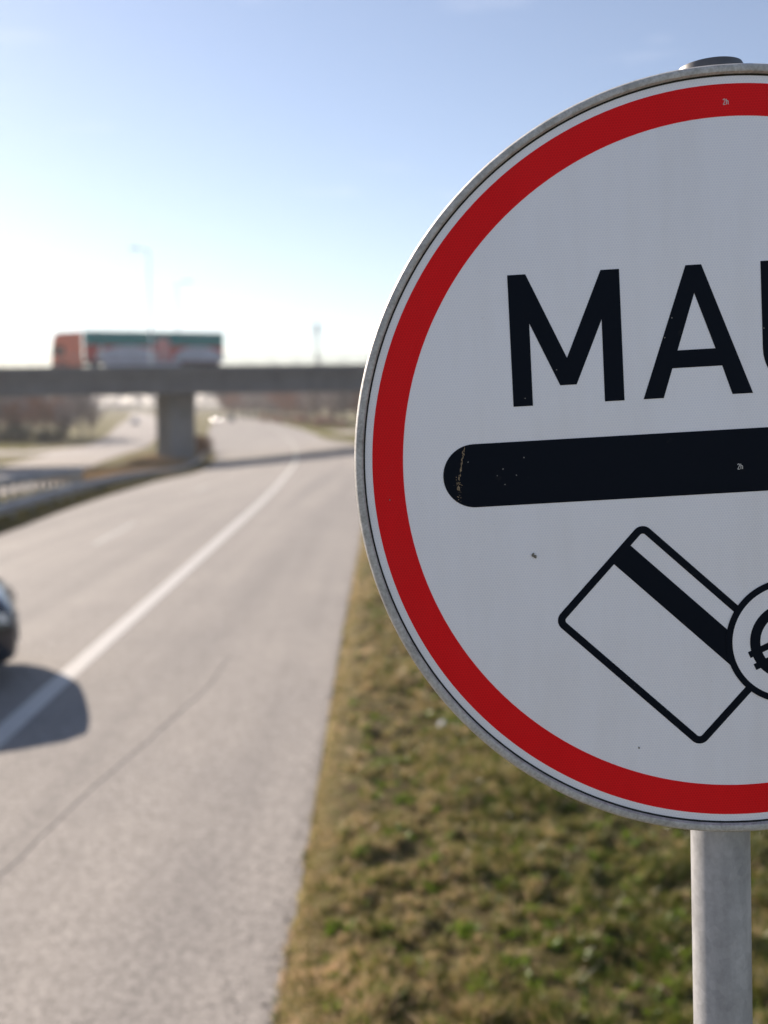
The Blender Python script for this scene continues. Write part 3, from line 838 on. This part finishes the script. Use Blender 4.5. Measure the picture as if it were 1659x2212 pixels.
# local: x forward, y left (+y faces the far side... the camera sees -y rotated), trailer from x=-10.9 to 2.9, cab 3.4 to 5.9
HL = 1.27
cabm = MB()
prof = [(3.0, 0.55), (5.75, 0.45), (5.95, 0.75), (5.95, 1.55), (5.86, 2.60), (5.74, 3.30), (5.45, 3.78), (3.0, 3.95)]
n = len(prof)
for hw, sgn in ((1.22, 1),):
    vs = [(x, -hw * (0.95 if z > 3.0 else 1.0), z) for x, z in prof] + [(x, hw * (0.95 if z > 3.0 else 1.0), z) for x, z in prof]
    cabm.add(vs, [tuple(range(n)), tuple(range(2*n-1, n-1, -1))] + [((k+1) % n, k, n + k, n + (k+1) % n) for k in range(n)])
cab = cabm.build('cab', M['paint_orange'], lor)
MB().add([(5.965, -1.08, 1.62), (5.965, 1.08, 1.62), (5.885, 1.05, 2.50), (5.885, -1.05, 2.50)], [(0, 1, 2, 3)]).build('windscreen', M['glass'], cab)
for s in (-1, 1):
    MB().prism([[(5.62, 1.65), (4.75, 1.65), (4.75, 2.50), (5.45, 2.50)]], 0, 0.012, lambda x, z, d, s=s: (x, s * (1.222 + d), z)).build('side_window', M['glass'], cab)
    MB().box((5.72, s * 1.50 - 0.12, 1.75), (5.86, s * 1.50 + 0.12, 2.50)).tube([(5.75, s * 1.2, 2.45), (5.8, s * 1.45, 2.45)], 0.025, 6).build('mirror', M['trim'], cab)
    MB().box((5.945, s * 0.88 - 0.2, 0.68), (5.975, s * 0.88 + 0.2, 0.92)).build('headlight', M['lens'], cab)
MB().box((5.5, -1.24, 0.35), (6.02, 1.24, 0.62)).build('bumper', M['trim'], cab)
MB().box((5.935, -0.8, 1.0), (5.97, 0.8, 1.45)).build('grille', M['trim'], cab)
MB().box((-10.6, -0.5, 0.75), (5.0, 0.5, 1.05)).build('chassis', M['trim'], lor)
TX0, TX1, TZ0, TZ1 = -10.95, 2.85, 1.12, 4.0
box = MB().box((TX0, -HL, TZ0), (TX1, HL, TZ1)).build('trailer_box', M['tarp_red'], lor)
for s in (-1, 1):
    pp = lambda x, z, d, s=s: (x, s * (HL + d), z)
    MB().prism([[(TX0, 2.62), (TX1, 2.62), (TX1, TZ1), (TX0, TZ1)][::s]], 0, 0.010, pp).build('green_band', M['tarp_green'], box)
    for c0, wdt in ((-1.55, 3.05), (-8.45, 2.55)):
        arch = [(c0 + wdt * math.cos(math.pi * k / 20), 1.14 + 1.45 * math.sin(math.pi * k / 20) ** 0.8) for k in range(21)]
        arch = [(min(max(x, TX0), TX1), z) for x, z in arch]
        MB().prism([arch[::s]], 0, 0.016, pp).build('grey_arch', M['tarp_grey'], box)
    MB().prism([[(-5.6, 1.14), (-4.2, 1.14), (-4.2, 3.2), (-4.6, 3.4), (-5.3, 3.4), (-5.6, 3.1)][::s]], 0, 0.022, pp).build('printed_figure', M['tarp_pink'], box)
    MB().prism([[(1.25, 1.14), (1.75, 1.14), (1.35, 2.6), (0.95, 2.6)][::s]], 0, 0.020, pp).build('printed_stripe', M['print_white'], box)
    MB().box((-6.6, s * 1.20 - 0.02, 0.45), (1.0, s * 1.20 + 0.02, 1.05)).build('side_skirt', M['tarp_grey'], lor)
MB().box((TX0 - 0.03, -HL - 0.02, TZ1 - 0.06), (TX1 + 0.02, HL + 0.02, TZ1 + 0.03)).build('roof_edge', M['steel'], box)
for s in (-1, 1):
    for x in (4.95, 1.9, -7.4, -8.7, -10.0):
        wheel(lor, x, s * 1.08, 0.5, 0.32, side=s)

# ------------------------------------------------------------------ lamps and mast on the overpass
def lamp_post(s, y, h, arm, label):
    b = on_deck(s, y, 0.36 if (y < 0.6 or y > WID - 0.6) else 0)
    o = empty('street_lamp', b); o.rotation_euler = (0, 0, math.atan2(BDn.y, BDn.x))
    tag(o, label, 'street lamp', 'street lamps on the overpass')
    MB().tube([(0, 0, 0), (0, 0, h * 0.5), (0, 0, h)], [0.10, 0.08, 0.055], 12).build('pole', M['steel_pale'], o, smooth=True)
    MB().tube([(0, 0, 0), (0, 0, 1.4)], 0.17, 12).build('base_sleeve', M['steel_pale'], o, smooth=True)
    sg = 1 if arm > 0 else -1
    MB().tube([(0, 0, h - 0.3), (arm * 0.25, 0, h + 0.05), (arm * 0.75, 0, h + 0.12)], 0.05, 8).build('arm', M['steel_pale'], o, smooth=True)
    hx = arm * 0.75
    MB().add([(hx, -0.16, h + 0.05), (hx + sg*0.9, -0.14, h + 0.10), (hx + sg*0.9, 0.14, h + 0.10), (hx, 0.16, h + 0.05),
              (hx, -0.12, h + 0.24), (hx + sg*0.85, -0.09, h + 0.20), (hx + sg*0.85, 0.09, h + 0.20), (hx, 0.12, h + 0.24)],
             [(0,3,2,1),(4,5,6,7),(0,1,5,4),(1,2,6,5),(2,3,7,6),(3,0,4,7)]).build('lamp_head', M['steel_pale'], o)
lamp_post(-5.0, 0.3, 10.9, -1.2, 'tall street lamp standing in front of the lorry, arm pointing left')
lamp_post(-1.7, WID - 0.3, 9.3, 1.0, 'shorter street lamp behind the lorry, arm pointing right')
mb = on_deck(13.6, WID - 0.3, 0.36)
ms_ = empty('mast', mb); tag(ms_, 'slim dark mast on the overpass to the right of the lorry', 'mast')
MB().tube([(0, 0, 0), (0, 0, 4.6)], [0.14, 0.11], 10).build('pole', M['steel'], ms_, smooth=True)
MB().box((-0.2, -0.15, 3.9), (0.2, 0.15, 4.9)).build('cabinet', M['steel'], ms_)

# ------------------------------------------------------------------ guardrails
def guardrail(name, pts, label, step=2.0, height=0.75, mat=M['steel'], pw=0.05):
    P = [Vector((x, y, 0)) for x, y in pts]
    dense = [P[0]]
    for a, b in zip(P, P[1:]):
        n = max(1, round((b - a).length / step))
        dense += [a + (b - a) * k / n for k in range(1, n + 1)]
    o0 = Vector((dense[0].x, dense[0].y, zgf(dense[0].x, dense[0].y)))
    o = empty(name, o0); tag(o, label, 'guardrail', 'guardrails in the median')
    prof = [(0.0, 0), (0.02, 0.03), (0.08, 0.07), (0.08, 0.11), (0.02, 0.14), (0.02, 0.17), (0.08, 0.20), (0.08, 0.24), (0.02, 0.28), (0.0, 0.31), (-0.01, 0.31), (-0.01, 0)]
    vs = []; fs = []; m = len(prof)
    for i, p in enumerate(dense):
        d = (dense[min(i+1, len(dense)-1)] - dense[max(i-1, 0)]).normalized(); nr = Vector((d.y, -d.x, 0))
        z = zgf(p.x, p.y) + height - 0.31
        for a, b in prof:
            q = p + nr * (a + 0.07); vs.append((q.x - o0.x, q.y - o0.y, z + b - o0.z))
    for i in range(len(dense) - 1):
        for k in range(m): fs.append((i*m+k, (i+1)*m+k, (i+1)*m+(k+1) % m, i*m+(k+1) % m))
    MB().add(vs, fs).build('beam', mat, o, smooth=True)
    pm = None
    for p in dense:
        z = zgf(p.x, p.y)
        q = MB().box((-pw, -0.03, -0.2), (pw, 0.03, height - 0.02)) if pm is None else None
        if pm is None:
            pm = q.build('post', mat, o); c = pm
        else:
            c = bpy.data.objects.new('post', pm.data); COL.objects.link(c); c.parent = o
        c.location = (p.x - o0.x, p.y - o0.y, z - o0.z)
        c.rotation_euler = (0, 0, 0)
    return o
guardrail('guardrail', [(-9.6, 6), (-9.75, 20), (-10.1, 26), (-10.6, 32), (-11.5, 41), (-13.4, 58), (-15.6, 78), (-17.4, 94), (-19.8, 112), (-23.5, 136)],
          'long grey steel guardrail along the left edge of the near road', 2.0, 0.55)
guardrail('guardrail', [(-12.6, 14), (-13.0, 28), (-13.3, 35), (-13.7, 40), (-14.4, 46.4), (-15.2, 51)],
          'short far guardrail with pale gaps between its posts, ending before the pier', 1.35, 0.80, M['steel'], 0.08)

# ------------------------------------------------------------------ plants
def bare_tree(seed, h, spread, n_limb, twig_n, leafy=0.0):
    r_ = random.Random(seed)
    trunk = MB(); crown_v = []; crown_f = []
    top = Vector((r_.uniform(-.3, .3), r_.uniform(-.3, .3), h * 0.62))
    trunk.tube([(0, 0, -0.3), (top.x*0.3, top.y*0.3, h*0.2), (top.x*0.7, top.y*0.7, h*0.42), tuple(top)], [h*0.022, h*0.017, h*0.012, h*0.006], 6)
    def twig(p, d, l, w):
        a = d.cross(Vector((r_.uniform(-1,1), r_.uniform(-1,1), r_.uniform(-1,1)))).normalized() * w
        o = len(crown_v)
        e = p + d * l
        crown_v.extend([tuple(p - a), tuple(p + a), tuple(e + a*0.4), tuple(e - a*0.4)]); crown_f.append((o, o+1, o+2, o+3))
        return e
    for i in range(n_limb):
        t = r_.uniform(0.25, 1.0)
        p = Vector((top.x*t, top.y*t, h*0.62*t)); az = r_.uniform(0, 2*math.pi); el = r_.uniform(0.35, 1.1)
        d = Vector((math.cos(az)*math.cos(el), math.sin(az)*math.cos(el), math.sin(el))); L = h * r_.uniform(0.28, 0.45) * spread
        q1 = p + d*L*0.5 + Vector((0, 0, 0.04*L)); q2 = p + d*L + Vector((0, 0, 0.15*L))
        trunk.tube([p, q1, q2], [h*0.008, h*0.005, h*0.0025], 4)
        for j in range(twig_n):
            s = r_.uniform(0.2, 1.0); b = p + (q2 - p) * s
            td = (d + Vector((r_.gauss(0, .6), r_.gauss(0, .6), r_.gauss(0.25, .45)))).normalized()
            e = twig(b, td, h * r_.uniform(0.06, 0.15), 0.0042 * h)
            for k in range(3):
                d2 = (td + Vector((r_.gauss(0, .6), r_.gauss(0, .6), r_.gauss(0.1, .5)))).normalized()
                twig(b + (e - b) * r_.uniform(0.3, 1), d2, h * r_.uniform(0.04, 0.10), 0.0034 * h)
            if r_.random() < leafy:
                for k in range(5):
                    c = e + Vector((r_.gauss(0, .25), r_.gauss(0, .25), r_.gauss(0, .2)))
                    twig(c, Vector((r_.gauss(0,1), r_.gauss(0,1), r_.gauss(0,1))).normalized(), 0.22, 0.09)
    return trunk, crown_v, crown_f
TREES = []
for k, (seed, h, sp_, nl, tn, lf, tm) in enumerate([(1, 9, 1.0, 34, 13, 0.0, 'twig'), (2, 8, 1.15, 36, 12, 0.0, 'twig'), (3, 9.5, 0.85, 36, 13, 0.1, 'twig'), (4, 7.5, 1.1, 32, 13, 0.5, 'twig_red')]):
    tr, cv, cf = bare_tree(seed, h, sp_, nl, tn, lf)
    a = tr.build('trunk', M['bark']); b = MB().add(cv, cf).build('crown', M[tm])
    TREES.append((a.data, b.data)); bpy.data.objects.remove(a); bpy.data.objects.remove(b)
def plant_tree(k, x, y, s, label, group, name='bare_tree', cat='tree'):
    o = empty(name, (x, y, zgf(x, y)), random.Random(x * 7 + y).uniform(0, 6.28)); o.scale = (s, s, s)
    tag(o, label, cat, group)
    for nm, me in zip(('trunk', 'crown'), TREES[k]):
        c = bpy.data.objects.new(nm, me); COL.objects.link(c); c.parent = o
    return o
rt = random.Random(77)
for i in range(36):
    x = -50.0 - (i % 12) * 3.4 + rt.uniform(-1.2, 1.2); y = 158 + (i // 12) * 8 + rt.uniform(-2, 3)
    plant_tree(rt.choice((0, 1, 2, 2, 3)), x, y, rt.uniform(0.85, 1.12), 'bare grey brown tree in the thicket left of the pier', 'bare trees in the left thicket')
for i in range(66):
    t = (i % 22) / 21; row = i // 22
    x = -56 + 66 * t + rt.uniform(-1.5, 1.5); yb = np.interp(x, [-56, -48, -29, -12, 10], [345, 335, 292, 226, 222])
    plant_tree(rt.choice((0, 1, 2, 3)), x, yb + row * 14 + rt.uniform(-3, 5), rt.uniform(1.15, 1.55), 'bare brownish tree in the row beyond the overpass, right of the pier', 'bare trees beyond the overpass')

def shrub_mesh(seed, n, rx, rz, leaf, dryness):
    r_ = random.Random(seed); v = []; f = []
    lumps = [(r_.uniform(-rx, rx)*0.6, r_.uniform(-rx, rx)*0.6, r_.uniform(0.3, 0.75)*rz, r_.uniform(0.35, 0.6)*rx) for _ in range(7)]
    for i in range(n):
        lx, ly, lz, lr = r_.choice(lumps)
        d = Vector((r_.gauss(0,1), r_.gauss(0,1), r_.gauss(0,1))).normalized()
        p = Vector((lx, ly, lz)) + d * lr * r_.uniform(0.5, 1.05)
        if p.z < 0.02: p.z = r_.uniform(0.02, 0.3)
        a = Vector((r_.gauss(0,1), r_.gauss(0,1), r_.gauss(0,1))).normalized() * leaf; b = a.orthogonal().normalized() * leaf * 0.5
        o = len(v); v.extend([tuple(p - b), tuple(p + a*0.5 - b*0.2), tuple(p + a + b*0.3), tuple(p + b)]); f.append((o, o+1, o+2, o+3))
    st = MB()
    for i in range(7):
        lx, ly, lz, lr = lumps[i]
        st.tube([(lx*0.1, ly*0.1, -0.1), (lx*0.6, ly*0.6, lz*0.5), (lx, ly, lz)], [0.05, 0.035, 0.015], 5)
    return st, v, f
SH = []
for seed, n, rx, rz, leaf, mt in ((11, 2600, 2.2, 2.6, 0.16, 'leaf_dark'), (12, 1500, 1.1, 1.3, 0.11, 'leaf_dry'), (13, 1700, 1.3, 1.6, 0.12, 'twig_red')):
    st, v, f = shrub_mesh(seed, n, rx, rz, leaf, 0)
    a = st.build('stem', M['bark']); b = MB().add(v, f).build('foliage', M[mt]); SH.append((a.data, b.data)); bpy.data.objects.remove(a); bpy.data.objects.remove(b)
def plant_shrub(k, x, y, s, label, group):
    o = empty('shrub', (x, y, zgf(x, y)), random.Random(x * 3 + y).uniform(0, 6.28)); o.scale = (s, s, s)
    tag(o, label, 'shrub', group)
    for nm, me in zip(('stem', 'foliage'), SH[k]):
        c = bpy.data.objects.new(nm, me); COL.objects.link(c); c.parent = o
for i in range(14):
    plant_shrub(0, -48.5 - i * 2.6 + rt.uniform(-.8, .8), 153.5 + rt.uniform(-1.5, 1.5), rt.uniform(0.75, 1.15), 'dark evergreen shrub at the foot of the left thicket', 'dark shrubs under the thicket')
for x, y, s in ((-20.6, 113, 1.5), (-21.5, 120, 1.7), (-22.6, 127, 1.6)):
    plant_shrub(1, x, y, s, 'withered brown shrub in the median just right of the pier', 'withered shrubs beside the pier')
for i in range(9):
    x = -34 + i * 4.2 + rt.uniform(-1, 1)
    plant_shrub(2, x, np.interp(x, [-34, -29, -12, 5], [285, 272, 206, 205]) + rt.uniform(-2, 4), rt.uniform(1.0, 1.7), 'russet bush at the edge of the trees beyond the overpass', 'russet bushes beyond the overpass')
# far woodland closing the plain
N = 5200
r = np.random.default_rng(91)
fx = r.uniform(-620, 420, N); fy = 640 + 140 * r.random(N) + 0.1 * np.abs(fx); fz = -2.0 + 11 * r.random(N)**1.2 * (0.55 + 0.6 * vnoise(fx, fy * 0 + 3, 40, 92))
V = []; s = 1.6 * r.uniform(0.6, 1.5, N); a = r.uniform(0, 3.14, N)
c = np.stack([fx, fy, fz], -1); u = np.stack([np.cos(a), np.sin(a), r.normal(0, .3, N)], -1) * s[:, None]; w = np.stack([r.normal(0, .3, N), r.normal(0, .3, N), np.ones(N)], -1) * s[:, None]
V = np.stack([c - u, c + w*0.8 - u*0.2, c + u, c - w*0.7], 1).reshape(-1, 3)
wood = np_mesh('far_wood', V, np.arange(4 * N).reshape(N, 4), M['twig']); kind(wood, 'stuff', 'faint hazy wood on the far horizon')

# ------------------------------------------------------------------ cars
def make_car(name, paint, label, group=None, lights=None):
    """hatchback; local +x forward, origin on the ground under its middle"""
    o = empty(name); tag(o, label, 'car', group)
    st = [(-2.12, 0.70, 0.36, 0.80), (-2.08, 0.80, 0.27, 0.94), (-1.85, 0.875, 0.22, 0.98), (-1.3, 0.90, 0.20, 0.98), (-0.4, 0.90, 0.20, 0.965), (0.5, 0.90, 0.20, 0.95), (0.95, 0.90, 0.20, 0.955), (1.35, 0.89, 0.20, 0.94), (1.75, 0.875, 0.21, 0.90), (1.98, 0.835, 0.24, 0.84), (2.09, 0.76, 0.30, 0.75), (2.12, 0.66, 0.36, 0.64)]
    m = MB(); vs = []; fs = []
    sec = lambda w, zb, zt_: [(0, zb), (w*0.86, zb), (w*0.97, zb + 0.10), (w, zb + 0.28), (w*0.985, (zb + zt_)/2 + 0.10), (w*0.95, zt_ - 0.05), (w*0.88, zt_), (w*0.45, zt_ + 0.025), (0, zt_ + 0.03)]
    k = 9; full = []
    for x, w, zb, zt_ in st:
        h = sec(w, zb, zt_); ring = [(x, -a, b) for a, b in h] + [(x, a, b) for a, b in h[-2:0:-1]]
        full.append(ring); vs += ring
    q = len(full[0])
    for i in range(len(st) - 1):
        for j in range(q): fs.append((i*q+j, (i+1)*q+j, (i+1)*q+(j+1) % q, i*q+(j+1) % q))
    fs.append(tuple(range(q))); fs.append(tuple((len(st)-1)*q + j for j in range(q-1, -1, -1)))
    m.add(vs, [f[::-1] for f in fs]); body = m.build('body', M[paint], o, smooth=True)
    # cabin: dark glass loft with a painted roof and pillars
    cs = [(-1.98, 0.76, 0.97, 0.60, 1.10), (-1.62, 0.79, 0.97, 0.60, 1.37), (-1.0, 0.80, 0.965, 0.62, 1.455), (-0.2, 0.80, 0.96, 0.62, 1.47), (0.30, 0.80, 0.95, 0.60, 1.42), (0.72, 0.79, 0.94, 0.62, 1.20), (1.14, 0.76, 0.92, 0.70, 0.945)]
    g = MB(); vs = []; fs = []
    for x, wb, zb, wt_, zt_ in cs:
        vs += [(x, -wb, zb), (x, -wt_, zt_ - 0.03), (x, -wt_*0.8, zt_), (x, wt_*0.8, zt_), (x, wt_, zt_ - 0.03), (x, wb, zb)]
    for i in range(len(cs) - 1):
        for j in range(5): fs.append((i*6+j, (i+1)*6+j, (i+1)*6+j+1, i*6+j+1))
    fs.append((0, 1, 2, 3, 4, 5)); fs.append(tuple((len(cs)-1)*6 + j for j in (5, 4, 3, 2, 1, 0)))
    g.add(vs, [f[::-1] for f in fs]); glass = g.build('windows', M['glass'], o, smooth=True)
    rf = MB(); vs = []
    top = [c for c in cs if c[0] in (-1.62, -1.0, -0.2, 0.30)]
    fs = []
    for x, wb, zb, wt_, zt_ in top: vs += [(x, -wt_ - 0.012, zt_ - 0.05), (x, -wt_*0.8, zt_ + 0.012), (x, wt_*0.8, zt_ + 0.012), (x, wt_ + 0.012, zt_ - 0.05)]
    for i in range(len(top) - 1):
        for j in range(3): fs.append((i*4+j+1, (i+1)*4+j+1, (i+1)*4+j, i*4+j))
    rf.add(vs, fs); rf.build('roof', M[paint], o, smooth=True)
    for s in (-1, 1):
        pl = MB()
        pl.tube([(1.14, s*0.775, 0.93), (0.72, s*0.715, 1.19), (0.30, s*0.625, 1.39)], 0.035, 6)
        pl.tube([(-0.25, s*0.815, 0.96), (-0.30, s*0.64, 1.43)], 0.04, 6)
        pl.tube([(-1.98, s*0.77, 0.97), (-1.62, s*0.625, 1.34)], 0.07, 6)
        pl.build('pillar', M[paint], o, smooth=True)
        MB().add([(0.72, s*0.92, 0.98), (0.90, s*0.94, 1.0), (0.90, s*1.06, 1.0), (0.74, s*1.07, 0.98), (0.74, s*0.93, 1.10), (0.86, s*0.94, 1.10), (0.86, s*1.05, 1.10), (0.75, s*1.05, 1.10)], [(0,3,2,1),(4,5,6,7),(0,1,5,4),(1,2,6,5),(2,3,7,6),(3,0,4,7)]).build('mirror', M[paint], o)
        lm = M['headlight_glint'] if lights else M['lens']
        MB().add([(1.80, s*0.885, 0.70), (2.04, s*0.80, 0.66), (2.125, s*0.58, 0.62), (2.115, s*0.58, 0.71), (2.02, s*0.795, 0.76), (1.78, s*0.878, 0.80)], [(0, 1, 4, 5), (1, 2, 3, 4)] if s < 0 else [(5, 4, 1, 0), (4, 3, 2, 1)]).build('headlight', lm, o)
        MB().box((-2.115, s*0.66 - 0.10, 0.72), (-2.06, s*0.66 + 0.10, 0.90)).build('tail_light', M['lens_red'], o)
        for x in (-1.30, 1.32):
            MB().lathe([(0.0, s*0.895), (0.37, s*0.895), (0.37, s*0.907), (0.34, s*0.910), (0.0, s*0.9)], 28, 'y', (x, 0, 0.33)).build('wheel_arch', M['trim'], body)
            wheel(o, x, s * 0.83, 0.32, 0.21, side=s)
        MB().box((-0.10, s*0.898 - 0.012, 0.80), (0.08, s*0.898 + 0.012, 0.825)).build('door_handle', M['trim'], body)
    MB().box((2.06, -0.42, 0.42), (2.135, 0.42, 0.54)).build('grille', M['trim'], o)
    MB().box((2.11, -0.26, 0.36), (2.14, 0.26, 0.42)).build('number_plate', M['print_white'], o)
    return o
car = make_car('car', 'paint_navy', 'dark car entering at the left edge, casting a shadow over the white line')
car.scale = (1.12, 1.12, 1.12); car.location = (-6.47, 10.74, 0.022); car.rotation_euler = (0, 0, R(20))
far1 = make_car('car', 'paint_white', 'far car with a sun glint put in as glowing headlights, just right of the concrete pier', None, True)
far1.location = (-44.0, 268, zgf(-44, 268) + 0.022); far1.rotation_euler = (0, 0, R(-78))
far2 = make_car('car', 'paint_grey', 'distant grey car behind the brightly glowing one, right of the pier')
far2.location = (-41.0, 274, zgf(-41, 274) + 0.022); far2.rotation_euler = (0, 0, R(-78))
far3 = make_car('car', 'paint_white', 'pale far car on the opposite road just left of the pier', None, False)
far3.location = (-57.5, 236, zgf(-57.5, 236) + 0.026); far3.rotation_euler = (0, 0, R(-76))

# ------------------------------------------------------------------ litter
lt = MB(); vs = []; fs = []; n = 10
for i in range(6):
    for k in range(n):
        ph = math.pi * i / 5; a = 2*math.pi*k/n; q = 0.035 * rt.uniform(0.75, 1.2)
        vs.append((q*math.sin(ph)*math.cos(a)*1.3, q*math.sin(ph)*math.sin(a), 0.03 + q*math.cos(ph)*0.8))
for i in range(5):
    for k in range(n): fs.append((i*n+k, (i+1)*n+k, (i+1)*n+(k+1) % n, i*n+(k+1) % n))
lt.add(vs, fs)
lo = lt.build('litter', M['paper'], loc=(0.55, 9.25, float(verge_h(np.float64(0.55), np.float64(9.25))) + 0.02))
tag(lo, 'small crumpled white paper lying in the verge grass', 'litter')

# ------------------------------------------------------------------ haze
hz = MB().box((-3050, -850, -8), (3050, 3450, 24)).build('haze', None)
hm = bpy.data.materials.new('haze_air'); hm.use_nodes = True
t = hm.node_tree
for x in list(t.nodes): t.nodes.remove(x)
ho = t.nodes.new('ShaderNodeOutputMaterial'); pv = t.nodes.new('ShaderNodeVolumePrincipled')
pv.inputs['Color'].default_value = (0.93, 0.95, 1.0, 1)
pv.inputs['Density'].default_value = 0.0003
pv.inputs['Anisotropy'].default_value = 0.3
t.links.new(pv.outputs['Volume'], ho.inputs['Volume'])
hz.data.materials.clear(); hz.data.materials.append(hm)
hz['kind'] = 'stuff'; hz['label'] = 'thin pale haze over the whole landscape'
